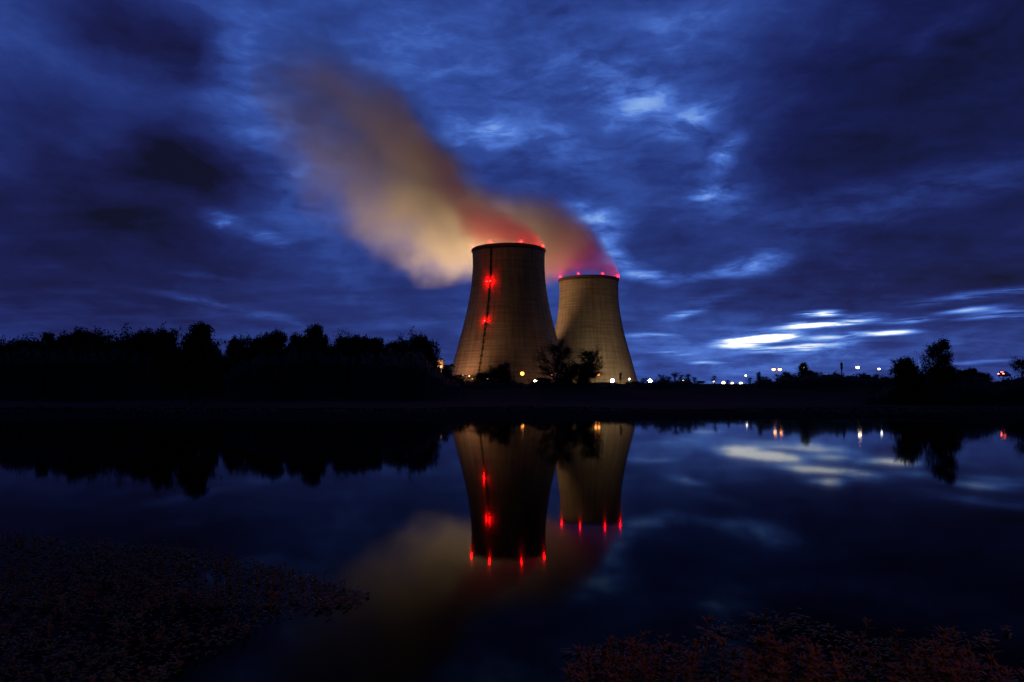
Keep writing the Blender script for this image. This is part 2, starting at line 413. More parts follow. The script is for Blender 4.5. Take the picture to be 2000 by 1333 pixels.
def beacon(root, p, r=.55, mat='red'):
    """a red obstruction light: bracket with its lamp, p in the tower's own space, q the foot on the wall"""
    a = math.atan2(p[0], -p[1]); b = MB()
    if p[2] > 155: b.tube([(p[0] * .99, p[1] * .99, 157.2), (p[0], p[1], p[2] - r)], .18, 5)
    else:
        rr = prof(p[2]) ; b.tube([(rr * math.sin(a), -rr * math.cos(a), p[2] - 1.0), (p[0], p[1], p[2] - r)], .15, 5)
    o = b.obj('beacon_bracket', M['darksteel'], root)
    g = MB(); g.ball(p, r, 10, 6); g.obj('beacon_lamp', M[mat], o, True)
T1, T2 = 786.0, 968.0
p1 = at(993.5, 490, T1); p2 = at(1149.6, 547, T2)
G1, G2 = p1.z - 157.0, p2.z - 157.0
t1 = tower((p1.x, T1, G1), 'larger nearer cooling tower with a dark ladder line and red lights down its face', -28)
t2 = tower((p2.x, T2, G2), 'smaller right hand cooling tower, plain face lit yellowish near its foot', None)
def rim_light(root, base, T, x, y):
    q = at(x, y, T); dx = q.x - base.x; R_ = 39.3
    a = math.asin(max(-1, min(1, dx / R_ * (T - 30) / T)))
    beacon(root, (R_ * math.sin(a), -R_ * math.cos(a), 159.2), .55, 'red' if root is t1 else 'redfar')
for x, y in ((921.5, 487), (958, 476), (1018, 475), (1062, 483)): rim_light(t1, p1, T1, x, y)
for x, y in ((1092, 545), (1124, 537), (1171, 537), (1205, 542)): rim_light(t2, p2, T2, x, y)
for x, y in ((951, 550), (957.5, 550), (947, 628.5)):
    q = at(x, y, T1 - 36); z = q.z - G1; rr = prof(z) + 2.4; a = math.asin((q.x - p1.x) / rr)
    beacon(t1, (rr * math.sin(a), -rr * math.cos(a), z), .6, 'redwall')

# ------------------------------------------------------------------ steam
def steam_plume(label, depth, top, bot, mouth, dens, fade, ymax):
    """top, bot: photo points of the upper and lower outline at the plume's distance; both run right to left"""
    A = sorted([(at(x, y, depth).x, at(x, y, depth).z) for x, y in top]); B = sorted([(at(x, y, depth).x, at(x, y, depth).z) for x, y in bot])
    x0 = max(A[0][0], B[0][0]); x1 = min(A[-1][0], B[-1][0])
    N = 18
    Xs = np.linspace(x0, x1, N)
    zt = np.interp(Xs, [a[0] for a in A], [a[1] for a in A]); zb = np.interp(Xs, [a[0] for a in B], [a[1] for a in B])
    zt = np.maximum(zt, zb + 2)
    inf = 1 + .34 * np.clip((x1 - 215 - Xs) / 120, 0, 1)
    zc0, rz0 = (zt + zb) / 2, (zt - zb) / 2 * inf; zt, zb = zc0 + rz0, zc0 - rz0
    ry = np.clip(.45 * (zt - zb), mouth * .8, ymax)
    b = MB(); n = 20; v = []; f = []
    for X_, a, c, r in zip(Xs, zt, zb, ry):
        zc, rz = (a + c) / 2, (a - c) / 2
        for k in range(n):
            th = 2 * math.pi * k / n; v.append((X_, depth + r * math.cos(th), zc + rz * math.sin(th)))
    for i in range(N - 1):
        for k in range(n): f.append((i * n + k, (i + 1) * n + k, (i + 1) * n + (k + 1) % n, i * n + (k + 1) % n))
    f.append(tuple(range(n))); f.append(tuple((N - 1) * n + k for k in range(n))[::-1])
    m = bpy.data.materials.new('steam'); m.use_nodes = True; t = NT(m.node_tree); t.n.clear()
    tc = t.n.new('ShaderNodeTexCoord').outputs['Object']
    wn = t.noise(t.mapping(tc, scale=(1, 1, 1)), .016, 3, .5, color=True)
    pw = t.vmath('ADD', tc, t.vmath('MULTIPLY', t.vmath('SUBTRACT', wn, (.5, .5, .5)), (30, 30, 44)))
    x_, y_, z_ = t.sep(pw)
    u = t.math('DIVIDE', t.math('SUBTRACT', x_, x0), x1 - x0, clamp=True)
    us = (Xs - x0) / (x1 - x0); S = 500.0
    ct = t.math('MULTIPLY', t.curve(u, list(zip(us, zt / S))), S); cb = t.math('MULTIPLY', t.curve(u, list(zip(us, zb / S))), S)
    cr = t.math('MULTIPLY', t.curve(u, list(zip(us, ry / S))), S)
    zc = t.math('MULTIPLY', t.math('ADD', ct, cb), .5); rz = t.math('MULTIPLY', t.math('SUBTRACT', ct, cb), .5)
    s = t.math('DIVIDE', t.math('SUBTRACT', z_, zc), rz); q = t.math('DIVIDE', t.math('SUBTRACT', y_, depth), cr)
    d = t.math('SQRT', t.math('ADD', t.math('MULTIPLY', s, s), t.math('MULTIPLY', q, q)))
    en = t.noise(tc, .018, 3, .5)
    d = t.math('ADD', d, t.math('MULTIPLY', t.math('SUBTRACT', en, .45), t.smooth(u, 0, .8, 1.15, .22, 'LINEAR')))
    k = t.smooth(d, .12, 1.0, 1.0, 0.0)
    nz = t.noise(t.mapping(tc, rot=0.0, scale=(.7, 1, 1)), .03, 4, .5)
    k = t.math('MULTIPLY', k, t.smooth(nz, .30, .70, .70, 1.2, 'LINEAR'))
    k = t.math('MULTIPLY', k, t.curve(u, fade)); k = t.math('MAXIMUM', t.math('MULTIPLY', k, dens), 0.0)
    pv = t.n.new('ShaderNodeVolumePrincipled'); pv.inputs['Color'].default_value = (.95, .93, .93, 1)
    pv.inputs['Anisotropy'].default_value = 0.0
    t.put(pv.inputs['Density'], k)
    o = t.n.new('ShaderNodeOutputMaterial'); t.l.new(pv.outputs[0], o.inputs['Volume'])
    ob = pyobj('steam_plume', v, f, m, smooth=True)
    bm = bmesh.new(); bm.from_mesh(ob.data); bmesh.ops.recalc_face_normals(bm, faces=bm.faces); bm.to_mesh(ob.data); bm.free()
    return tag(ob, label, 'steam plume', 'steam plumes over the cooling towers')
steam_plume('thick orange lit steam plume from the smaller cooling tower, streaming left behind the larger one', T2,
    [(1212, 545), (1200, 515), (1185, 480), (1160, 435), (1130, 398), (1090, 372), (1050, 362), (1000, 350), (950, 330), (900, 285), (850, 222), (800, 160), (750, 118), (700, 82), (650, 58), (600, 45), (550, 55), (490, 100)],
    [(1212, 552), (1150, 556), (1090, 560), (1070, 580), (1000, 585), (920, 566), (880, 562), (840, 552), (780, 528), (720, 490), (670, 452), (620, 430), (570, 370), (530, 300), (490, 200)],
    30, .060, [(0, .08), (.15, .22), (.38, .50), (.55, 1.0), (.8, 1.0), (.92, .9), (1, .6)], 66)
steam_plume('reddish thin steam plume rising from the mouth of the larger cooling tower', T1,
    [(1064, 488), (1050, 455), (1020, 420), (985, 392), (950, 372), (915, 340), (880, 290), (840, 232), (790, 170), (740, 130), (690, 105), (640, 95), (580, 95), (540, 120)],
    [(1064, 500), (990, 505), (925, 500), (900, 470), (870, 435), (830, 400), (780, 350), (730, 310), (680, 270), (620, 230), (580, 200), (540, 170)],
    34, .044, [(0, .12), (.3, .3), (.6, .6), (.85, 1.0), (1, 1.1)], 50)

# ------------------------------------------------------------------ plant lights
AMBER, WARM, WHITE = (1, .50, .14), (1, .78, .42), (1, .92, .78)
EM = {}
def em(col, L):
    k = (col, L)
    if k not in EM: EM[k] = emitter('lamp_glow', col, L)
    return EM[k]
def lamp(x, y, d, col, L, r, label, style='post', group='lamps of the power plant yard', arm=1.6):
    p = at(x, y, d); g = gz_(p.x, d)
    if style == 'bulkhead':                 # lamp on a short post
        root = empty('post_lamp', (p.x, d, g), label, 'lamp', group)
    else: root = empty('street_lamp', (p.x, d, g), label, 'street lamp', group)
    h = p.z - g; b = MB()
    rr = max(.09, .0011 * d / 4)
    if style == 'arm':
        b.tube([(-arm, 0, 0), (-arm, 0, h - .8), (-arm * .9, 0, h - .25), (-arm * .6, 0, h + .1), (0, 0, h + r * .8)], [rr * 1.2, rr, rr * .9, rr * .8, rr * .7], 6)
        b.obj('pole', M['steel'], root)
        c = MB(); c.lathe([(.05, r * 1.0), (r * .9, r * .75), (r * 1.15, r * .5), (r * 1.1, r * .45)], (0, 0, h), 10); c.obj('lamp_cover', M['steel'], root)
        g_ = MB(); g_.ball((0, 0, h), r, 10, 6, .75); g_.obj('lamp_glass', em(col, L), root, True)
    elif style == 'double':
        b.tube([(0, 0, 0), (0, 0, h)], [rr * 1.3, rr], 6)
        b.tube([(-arm, 0, h + r), (-arm * .5, 0, h + .05), (0, 0, h - .3), (arm * .5, 0, h + .05), (arm, 0, h + r)], rr * .8, 5)
        b.obj('pole', M['steel'], root)
        for s_ in (-arm, arm):
            c = MB(); c.lathe([(.05, r), (r * .9, r * .75), (r * 1.15, r * .5), (r * 1.1, r * .45)], (s_, 0, h), 10); c.obj('lamp_cover', M['steel'], root)
            g_ = MB(); g_.ball((s_, 0, h), r, 10, 6, .75); g_.obj('lamp_glass', em(col, L), root, True)
    else:
        b.tube([(0, 0, 0), (0, 0, h - r * .8)], [rr * 1.3, rr], 6)
        b.obj('pole', M['steel'], root)
        c = MB(); c.lathe([(r * .5, r * .95), (r * .8, r * .75), (r * .2, r * 1.15), (.02, r * 1.2)], (0, 0, h), 10); c.obj('lamp_cover', M['steel'], root)
        g_ = MB(); g_.ball((0, 0, h), r, 12, 8); g_.obj('lamp_glass', em(col, L), root, True)
    return root
lamp(1020, 730, 640, (1, .30, .04), 9, 1.6, 'large orange lamp glaring before the foot of the larger cooling tower')
lamp(1046, 745, 620, WARM, 130, 1.2, 'round pale yellow lamp just below the orange glare at the larger tower')
lamp(1078, 733, 600, (1, .22, .2), 14, .75, 'pinkish red lamp under the bare twiggy tree')
lamp(1085.5, 730, 600, (1, .4, .35), 8, .45, 'tiny rose lamp touching the pinkish red lamp')
lamp(916.5, 735, 560, WARM, 8, .35, 'small cream lamp at the left foot of the larger tower')
lamp(922.5, 740.5, 560, AMBER, 3, .35, 'faint amber lamp beside the small cream lamp')
lamp(904, 733, 560, (.8, 1, .75), 1.2, .35, 'faintest greenish lamp left of the larger tower foot')
lamp(952, 740.5, 540, WHITE, 9, .6, 'flat white lamp glinting under the round dark bush')
lamp(1166, 732, 350, (1, .28, .05), 14, .55, 'double headed orange street lamp before the smaller tower', 'double', arm=.75)
lamp(1196, 744, 840, (1, .80, .42), 420, 1.9, 'big yellow white floodlight at the middle of the smaller tower foot')
lamp(1229, 741, 840, (1, .86, .6), 60, .8, 'small white lamp near the right foot of the smaller tower')
lamp(1270, 744, 800, (1, .88, .66), 200, 1.7, 'big white floodlight just right of the smaller tower')
lamp(1283.5, 746.5, 800, WHITE, 60, .9, 'oval white lamp touching the big white floodlight on its right', style='bulkhead')
lamp(1335, 744.5, 560, (1, .66, .3), 10, .9, 'small warm lamp inside the tall bush clump right of the towers')
lamp(1394, 745.5, 600, (1, .62, .28), 8, .7, 'lone faint lamp under the thin spire bush')
lamp(1413, 748, 600, (1, .70, .34), 14, 1.25, 'first and brightest of three low lamps in a row')
lamp(1430, 749, 600, (1, .62, .25), 10, 1.05, 'middle one of three low lamps in a row')
lamp(1447, 749.5, 600, (1, .72, .36), 14, 1.25, 'last of three low lamps in a row, left of the thin white street lamp')
lamp(1456.5, 734, 420, WHITE, 5, .55, 'thin white street lamp on its own straight pole', 'post')
lamp(1517, 722, 350, (1, .36, .10), 9, .85, 'tall street lamp with two peach coloured heads on one pole', 'double', 'street lamps along the plant road', arm=1.45)
lamp(1568, 719, 330, (1, .42, .12), 9, .6, 'peach street lamp shining through the pointed tree clump', 'arm', 'street lamps along the plant road')
lamp(1675, 718, 350, (1, .74, .54), 16, .8, 'bright white street lamp right of the dark antenna mast', 'arm', 'street lamps along the plant road', arm=.75)
lamp(1717, 721, 350, (.9, .9, 1), 12, .55, 'cool white street lamp with a hooked pole, left of the tall right tree', 'arm', 'street lamps along the plant road', arm=1.0)
lamp(1733.5, 744.5, 300, WHITE, 5, .22, 'little white bollard lamp below the hooked street lamp', 'bulkhead', arm=1.0)
lamp(712, 737, 640, WHITE, 20, .5, 'single white lamp shining through the left wood', 'post')
lamp(690, 733, 640, WARM, 1.0, .6, 'dull glimmer lamp left of the single white lamp in the wood', 'post')
# hooded floodlights lighting the steam and the tower sides
def floodlight(loc, aim, power, cone, col, label):
    loc = Vector(loc); g = gz_(loc.x, loc.y); root = empty('floodlight', (loc.x, loc.y, g), label, 'floodlight', 'lamps of the power plant yard')
    h = loc.z - g; b = MB(); b.tube([(0, 0, 0), (0, 0, h - 1.2)], [.3, .2], 8); b.obj('pole', M['steel'], root)
    ld = bpy.data.lights.new('flood_beam', 'SPOT'); ld.energy = power; ld.color = col; ld.spot_size = math.radians(cone); ld.spot_blend = .8
    ld.shadow_soft_size = .8
    lo = bpy.data.objects.new('flood_beam', ld); COL.objects.link(lo); lo.parent = root; lo.location = (0, 0, h)
    dvec = (Vector(aim) - loc).normalized(); lo.rotation_euler = dvec.to_track_quat('-Z', 'Y').to_euler()
    hs = MB(); hs.lathe([(.3, -1.2), (1.1, -.9), (1.3, -.3), (1.3, -.1)], (0, 0, 0), 12)
    ho = hs.obj('lamp_housing', M['darksteel'], root); ho.location = (0, 0, h); ho.rotation_euler = dvec.to_track_quat('Z', 'Y').to_euler()
    return root
floodlight((-70, 945, 10), (-92, 968, 210), 4.5e6, 90, (1, .63, .29), 'upward floodlight behind the larger cooling tower')
floodlight((8, 915, 10), (38, 968, 190), 1.1e6, 62, (1, .52, .22), 'upward floodlight in the gap between both towers')
floodlight((-66, 702, 18), (-42, 768, 85), 9.5e4, 112, (1, .44, .19), 'floodlight behind the left wood aimed at the larger tower')
floodlight((150, 840, 12), (112, 930, 40), 9.5e4, 110, (1, .58, .28), 'floodlight right of the smaller tower aimed at its foot')

floodlight((64, 690, 11), (8, 745, 70), 2.0e4, 110, (1, .46, .22), 'floodlight behind the twiggy tree aimed at the right side of the larger tower')

# ------------------------------------------------------------------ plant buildings, wall, mast, car
def building(xa, xb, ytop, d, label, z0=4.0, nwin=3):
    a = at(xa, ytop, d); b = at(xb, ytop, d); wd = b.x - a.x; h = a.z - z0
    root = empty('plant_building', ((a.x + b.x) / 2, d + 10, z0), label, 'building', 'pale plant buildings')
    m = MB(); m.box((0, 0, h / 2), (wd, 20, h)); m.obj('wall', M['plaster'], root)
    r = MB(); r.box((0, 0, h + .6), (wd + 1.2, 21, 1.2)); r.box((wd * .2, 2, h + 2), (wd * .3, 5, 1.6)); r.obj('roof', M['roof'], root)
    for k in range(nwin):
        z = h - 4 - 4.2 * k; q = MB(); q.box((0, -10.03, z), (wd * .8, .1, 1.6)); q.obj('window', M['glass'], root)
    return root
building(850, 864, 704.5, 720, 'grey plant building peeping out behind the right end of the left wood')
building(870, 884, 716, 650, 'whitish plant building with a dark flat roof against the left tower edge')
def lowwall():
    a = at(1165, 750, 349); b = at(1206, 750, 349); z0 = gz_(a.x, 349) - .1; top = at(1180, 747.5, 349).z
    L_ = b.x - a.x; root = empty('low_wall', ((a.x + b.x) / 2, 350.5, z0), 'low white wall lit by the double headed orange street lamp', 'wall')
    m = MB(); m.box((0, 0, (top - z0) / 2), (L_, .3, top - z0)); m.obj('wall_body', M['wall'], root)
    c = MB(); c.box((0, 0, top - z0 + .09), (L_ + .2, .5, .18)); c.obj('coping', M['wall'], root)
lowwall()
def mast():
    d = 450; p = at(1644, 725, d); tp = at(1644, 708, d); g = gz_(p.x, d)
    root = empty('antenna_mast', (p.x, d, g), 'dark antenna mast with a thick head above the right bushes', 'mast')
    h = tp.z - g; m = MB(); m.tube([(0, 0, 0), (0, 0, h)], [.5, .32], 8); m.obj('pole', M['darksteel'], root)
    for k in range(6):
        a = k * math.pi / 3; q = MB(); q.box((.5 * math.cos(a), .5 * math.sin(a), h - (1.4 if k % 2 else 3.4)), (.34, .34, 1.9), a); q.obj('antenna', M['darksteel'], root)
    q = MB(); q.tube([(0, 0, h), (0, 0, h + .9)], .06, 5); q.obj('spike', M['darksteel'], root)
mast()
def car(px, py, d, rz, label):
    p = at(px, py, d); z0 = p.z - .78
    root = empty('car', (p.x, d, z0), label, 'car', rz=rz)
    # body: lofted sections along x (front = +x)
    secs = [(-2.15, .45, .72, .95), (-2.1, .30, .82, 1.02), (-1.4, .25, .86, 1.05), (0, .24, .88, 1.0), (1.1, .25, .86, .95), (1.9, .30, .8, .82), (2.15, .42, .66, .68)]
    v = []; f = []
    for x, zl, hw, zh in secs:
        v += [(x, -hw * .92, zl), (x, -hw, (zl + zh) / 2), (x, -hw * .93, zh), (x, hw * .93, zh), (x, hw, (zl + zh) / 2), (x, hw * .92, zl)]
    n = 6
    for i in range(len(secs) - 1):
        for k in range(n): f.append((i * n + k, i * n + (k + 1) % n, (i + 1) * n + (k + 1) % n, (i + 1) * n + k))
    f.append((5, 4, 3, 2, 1, 0)); f.append(tuple((len(secs) - 1) * n + k for k in range(n)))
    pyobj('body', v, f, M['paint'], root)
    v = []
    for x, z, hw in ((-1.95, 1.02, .78), (-1.3, 1.44, .62), (.1, 1.46, .62), (.95, .97, .76)):
        v += [(x, -hw, z), (x, hw, z)]
    cab = v; f = [(0, 1, 3, 2), (2, 3, 5, 4), (4, 5, 7, 6), (0, 2, 4, 6), (7, 5, 3, 1)]
    pyobj('cabin', cab, f, M['glass'], root)
    r = MB(); r.box((-.6, 0, 1.462), (1.35, 1.2, .05)); r.obj('roof', M['paint'], root)
    for x in (-1.3, 1.35):
        for s_ in (-1, 1):
            t = MB(); t.tube([(x, s_ * .66, .31), (x, s_ * .89, .31)], .31, 16); wo_ = t.obj('wheel', M['rubber'], root)
            q = MB(); q.tube([(x, s_ * .885, .31), (x, s_ * .905, .31)], .19, 12); q.obj('rim', M['steel'], wo_)
    for s_ in (-1, 1):
        q = MB(); q.box((-2.16, s_ * .58, .84), (.06, .36, .17)); q.obj('tail_lamp', M['tail'], root)
        q = MB(); q.box((2.13, s_ * .5, .60), (.06, .32, .10)); q.obj('headlight', em(WHITE, 40), root)
    q = MB(); q.box((-1.62, 0, 1.31), (.1, .6, .05)); q.obj('brake_light', M['tail'], root)
car(1962, 731, 196, math.radians(35), 'dark car with glowing red tail lamps on the dyke road at the right edge')

# ------------------------------------------------------------------ trees and shrubs
def tree_mesh(seed, kind):
    """unit tree 10 m tall; returns (trunk mesh, crown mesh)"""
    R = random.Random(seed); tr = MB(); tips = []
    def grow(p, d, L, r, lev):
        n = 4; pts = [p]; rad = [r]; dd = d.copy()
        for i in range(n):
            dd = (dd + Vector((R.gauss(0, .16), R.gauss(0, .16), R.gauss(.06, .10)))).normalized()
            p = p + dd * (L / n); pts.append(p); rad.append(max(.012, r * (1 - .6 * (i + 1) / n)))
        tr.tube(pts, rad, 5 if lev < 2 else 3, False)
        if lev >= maxlev:
            tips.append((pts, dd)); return
        k = nb[min(lev, len(nb) - 1)]
        for j in range(k):
            u = R.uniform(.30 if lev else trunk0, 1.0); i = min(int(u * n), n - 1); q = pts[i].lerp(pts[i + 1], u * n - i)
            az_ = R.uniform(0, 2 * math.pi); sp = R.uniform(*spread)
            if lev == 0:
                base_l = L * lfac * (1.15 - .75 * abs(u - peak) / max(peak, 1 - peak))
            else: base_l = L * R.uniform(.42, .66)
            up = Vector((0, 0, 1)) if lev == 0 else dd
            o = up.orthogonal().normalized(); o.rotate(Matrix.Rotation(az_, 3, up)); nd = (up * math.cos(sp) + o * math.sin(sp)).normalized()
            grow(q, nd, base_l * R.uniform(.8, 1.15), r * .42, lev + 1)
        tips.append((pts[-2:], dd))
    cfg = dict(round=(.12, [24, 7, 3], (.55, 1.3), .46, .42, 3, 17, .50, .36), wide=(.10, [24, 7, 3], (.65, 1.35), .54, .48, 3, 17, .52, .38),
               upright=(.10, [24, 6, 3], (.35, .8), .34, .35, 3, 13, .44, .28), twiggy=(.10, [30, 8, 4], (.45, 1.15), .52, .42, 3, 6, .28, .36),
               bush=(.02, [20, 6, 3], (.5, 1.35), .55, .35, 3, 13, .60, .5), feathery=(.06, [32, 7, 3], (.45, 1.0), .34, .16, 3, 9, .32, .26), ragged=(.12, [17, 6, 3], (.45, 1.2), .56, .5, 3, 11, .42, .34), reedy=(.03, [14, 5, 3], (.15, .6), .55, .3, 3, 8, .34, .28))[kind]
    trunk0, nb, spread, lfac, peak, maxlev, nleaf, lsz, lsp = cfg
    grow(Vector((0, 0, 0)), Vector((0, 0, 1)), 9.0, .24, 0)
    v = []; f = []
    for pts, dd in tips:
        for _ in range(nleaf):
            u = R.random() * (len(pts) - 1); i = min(int(u), len(pts) - 2); q = pts[i].lerp(pts[i + 1], u - i)
            q = q + Vector((R.gauss(0, lsp), R.gauss(0, lsp), R.gauss(0, lsp)))
            s_ = lsz * R.uniform(.45, 1.15); a = Vector((R.gauss(0, 1), R.gauss(0, 1), R.gauss(0, .8))).normalized(); b = a.orthogonal().normalized(); b.rotate(Matrix.Rotation(R.uniform(0, 6.28), 3, a))
            c = len(v); v += [q - a * s_ * .5, q + b * s_ * .26, q + a * s_ * .6, q - b * s_ * .26]; f.append((c, c + 1, c + 2, c + 3))
    def mk(name, vv, ff, mat):
        me = bpy.data.meshes.new(name); me.from_pydata([tuple(k) for k in vv], [], ff); me.update(); me.materials.append(mat); return me
    zs = sorted(p[2] for p in v); H = zs[int(len(zs) * .998)]; xr = sorted(math.hypot(p[0], p[1]) for p in v); Rr = xr[int(len(xr) * .97)]
    return mk(kind + '_trunk', tr.v, tr.f, M['bark']), mk(kind + '_crown', v, f, M['leaf'] if kind not in ('bush', 'reedy') else M['shrub']), H, Rr
PROTO = {}
for kind, n in (('round', 3), ('wide', 3), ('upright', 2), ('twiggy', 1), ('bush', 3), ('reedy', 2), ('feathery', 1), ('ragged', 1)):
    PROTO[kind] = [tree_mesh(100 + 13 * k + len(kind) * 7, kind) for k in range(n)]
def tree(x, ytop, wpx, d, kind, label, group, name=None, cat=None, sink=0.15):
    p = at(x, ytop, d); g = gz_(p.x, d) - sink; tm, cm, H, Rr = PROTO[kind][RNG.randrange(len(PROTO[kind]))]
    k = (p.z - g) / H; kw = (wpx * d / F / 2) / Rr
    nm = name or {'bush': 'shrub', 'reedy': 'shrub'}.get(kind, 'tree')
    root = empty(nm, (p.x, d, g), label, cat or ('shrub' if nm == 'shrub' else 'tree'), group, RNG.uniform(0, 6.28), (kw, kw, k))
    meobj('trunk' if nm == 'tree' else 'stem', tm, None, root); meobj('crown' if nm == 'tree' else 'foliage', cm, None, root)
    return root
GL = 'dark trees of the wood left of the towers'
LEFT = [
    (-18, 655, 95, 190, 'round', 'leftmost dark tree, cut by the left edge of the photo'),
    (28, 656, 75, 185, 'wide', 'low rounded tree second from the left edge'),
    (78, 662, 75, 190, 'round', 'shortest tree in the left end of the wood, third from the edge'),
    (104, 650, 34, 180, 'upright', 'narrow tree tip poking above the left end of the wood'),
    (138, 652, 80, 190, 'wide', 'dark tree right of the narrow tip at the left end'),
    (188, 645, 90, 185, 'round', 'left one of the two broad flat topped trees'),
    (248, 643, 90, 180, 'wide', 'right one of the two broad flat topped trees'),
    (302, 646, 80, 175, 'round', 'even crowned tree just left of the tallest group in the wood'),
    (343, 641, 60, 118, 'round', 'tree leaning on the left flank of the tall spiky tree'),
    (376, 631, 74, 106, 'upright', 'tall spiky tree at the left lip of the gap in the wood'),
    (405, 655, 56, 116, 'wide', 'sloping tree on the right flank of the tall spiky tree'),
    (424, 680, 34, 130, 'bush', 'low dark shrub at the left bottom of the gap in the wood'),
    (446, 690, 46, 180, 'bush', 'lowest dark shrub in the middle of the gap in the wood'),
    (468, 658, 40, 190, 'round', 'slim tree at the right lip of the gap in the wood'),
    (500, 655, 52, 185, 'round', 'small round tree right of the slim tree at the gap'),
    (541, 645, 56, 180, 'wide', 'rounded tree left of the twin peaked trees'),
    (575, 652, 46, 185, 'round', 'lower tree sunk between the rounded tree and the twin peaks'),
    (605, 639, 46, 180, 'round', 'left peak of the twin peaked trees'),
    (629, 635, 42, 176, 'upright', 'right, pointed peak of the twin peaked trees'),
    (663, 649, 62, 180, 'wide', 'broad tree right of the twin peaked trees'),
    (702, 656, 58, 190, 'round', 'tree with a level crown midway between the peaks and the wood end'),
    (741, 661, 44, 200, 'upright', 'ragged thin tree before the square topped tree'),
    (764, 668, 46, 200, 'round', 'low tree tucked left of the square topped tree'),
    (795, 647, 54, 215, 'wide', 'square topped tree near the right end of the wood'),
    (818, 655, 40, 220, 'round', 'narrow tree joined to the right of the square topped tree'),
    (836, 660, 42, 215, 'round', 'last full tree at the right end of the wood'),
    (850, 690, 24, 210, 'twiggy', 'thin twiggy sapling ending the wood beside the grey plant building'),
    (868, 712, 26, 210, 'bush', 'shrub between the two pale plant buildings'),
    (893, 731, 46, 205, 'bush', 'low shrub under the left foot of the larger tower'),
]
for r in LEFT: tree(r[0], r[1], r[2] * (1.3 if r[4] in ('round', 'wide') else 1.12), *r[3:], GL)
GC = 'trees and shrubs before the towers'
for r in [
    (978, 709, 62, 190, 'bush', 'round dark bush before the middle of the larger tower'),
    (942, 728, 50, 200, 'bush', 'flat bush on the left of the round dark bush'),
    (1086, 661, 86, 190, 'twiggy', 'sparse twiggy tree standing before the gap between the towers'),
    (1146, 679, 66, 185, 'ragged', 'small leafy tree before the left side of the smaller tower'),
    (1112, 709, 84, 190, 'bush', 'shrub filling between the twiggy tree and the small leafy tree'),
    (1150, 706, 56, 188, 'bush', 'dense shrub round the foot of the small leafy tree'),
    (1058, 738, 56, 190, 'bush', 'low bush left of the twiggy tree foot'),
    (1211, 727, 14, 200, 'reedy', 'thin spike bush before the foot of the smaller tower'),
]: tree(*r, GC)
GR = 'bushes along the dyke right of the towers'
for r in [
    (1238, 745, 40, 200, 'bush', 'low bush under the right foot of the smaller tower'),
    (1293, 731, 26, 200, 'reedy', 'feathery bush right of the big white floodlight'),
    (1322, 727, 36, 200, 'reedy', 'left half of the tall bush clump right of the towers'),
    (1344, 730, 30, 205, 'reedy', 'right half of the tall bush clump right of the towers'),
    (1368, 744, 26, 200, 'bush', 'flat bush right of the tall bush clump'),
    (1395, 733, 16, 205, 'reedy', 'thin spire bush above a lone faint lamp'),
    (1480, 726, 26, 205, 'reedy', 'pointed bush right of the thin white street lamp'),
    (1497, 735, 30, 200, 'reedy', 'bush left of the two headed peach street lamp'),
    (1540, 726, 40, 200, 'bush', 'bush rising on the left of the pointed tree clump'),
    (1563, 709, 34, 196, 'feathery', 'pointed tree clump lit through by a peach lamp'),
    (1585, 722, 44, 196, 'bush', 'bush falling away on the right of the pointed tree clump'),
    (1612, 732, 36, 205, 'bush', 'long low bush left of the dark antenna mast'),
    (1640, 731, 46, 205, 'bush', 'bush right under the dark antenna mast'),
    (1662, 734, 36, 205, 'bush', 'bush under the bright white street lamp'),
    (1695, 731, 44, 205, 'bush', 'bush between the bright white and the hooked street lamp'),
    (1256, 738, 26, 203, 'reedy', 'ragged bush between the right tower foot and the big white floodlight'),
    (1308, 735, 24, 203, 'reedy', 'ragged bush just left of the tall bush clump'),
    (1358, 736, 22, 203, 'reedy', 'thin bush leaning on the right of the tall bush clump'),
    (1422, 742, 16, 203, 'reedy', 'wispy bush between the first two of three low lamps in a row'),
    (1465, 737, 20, 203, 'reedy', 'narrow bush just right of the thin white street lamp'),
    (1524, 731, 30, 201, 'reedy', 'ragged bush right under the two headed peach street lamp'),
    (1598, 727, 30, 201, 'reedy', 'upright bush at the right end of the pointed tree clump'),
    (1627, 728, 26, 203, 'reedy', 'upright bush touching the dark antenna mast on its left'),
    (1684, 727, 28, 203, 'reedy', 'upright bush right beside the bright white street lamp pole'),
    (1709, 730, 26, 203, 'reedy', 'upright bush left beside the hooked street lamp pole'),
    (1728, 736, 30, 205, 'reedy', 'thin bush right of the hooked street lamp'),
]: tree(*r, GR, 'shrub' if r[4] == 'upright' and False else None)
GT = 'dark trees at the right end of the far bank'
for r in [
    (1765, 698, 62, 100, 'round', 'left tree of the clump with the tall right tree'),
    (1786, 706, 44, 104, 'ragged', 'lower tree wedged left of the tall right tree'),
    (1815, 664, 80, 97, 'feathery', 'tall right tree with a pointed airy crown'),
    (1842, 712, 52, 110, 'bush', 'bush at the right foot of the tall right tree'),
    (1872, 722, 44, 190, 'round', 'first tree of the low row right of the tall tree'),
    (1902, 719, 36, 195, 'round', 'second, slightly taller tree of the low row'),
    (1925, 728, 34, 205, 'bush', 'shrub at the end of the low row by the car'),
    (1992, 694, 66, 150, 'ragged', 'dark tree cut by the right edge above the car'),
]: tree(*r, GT)

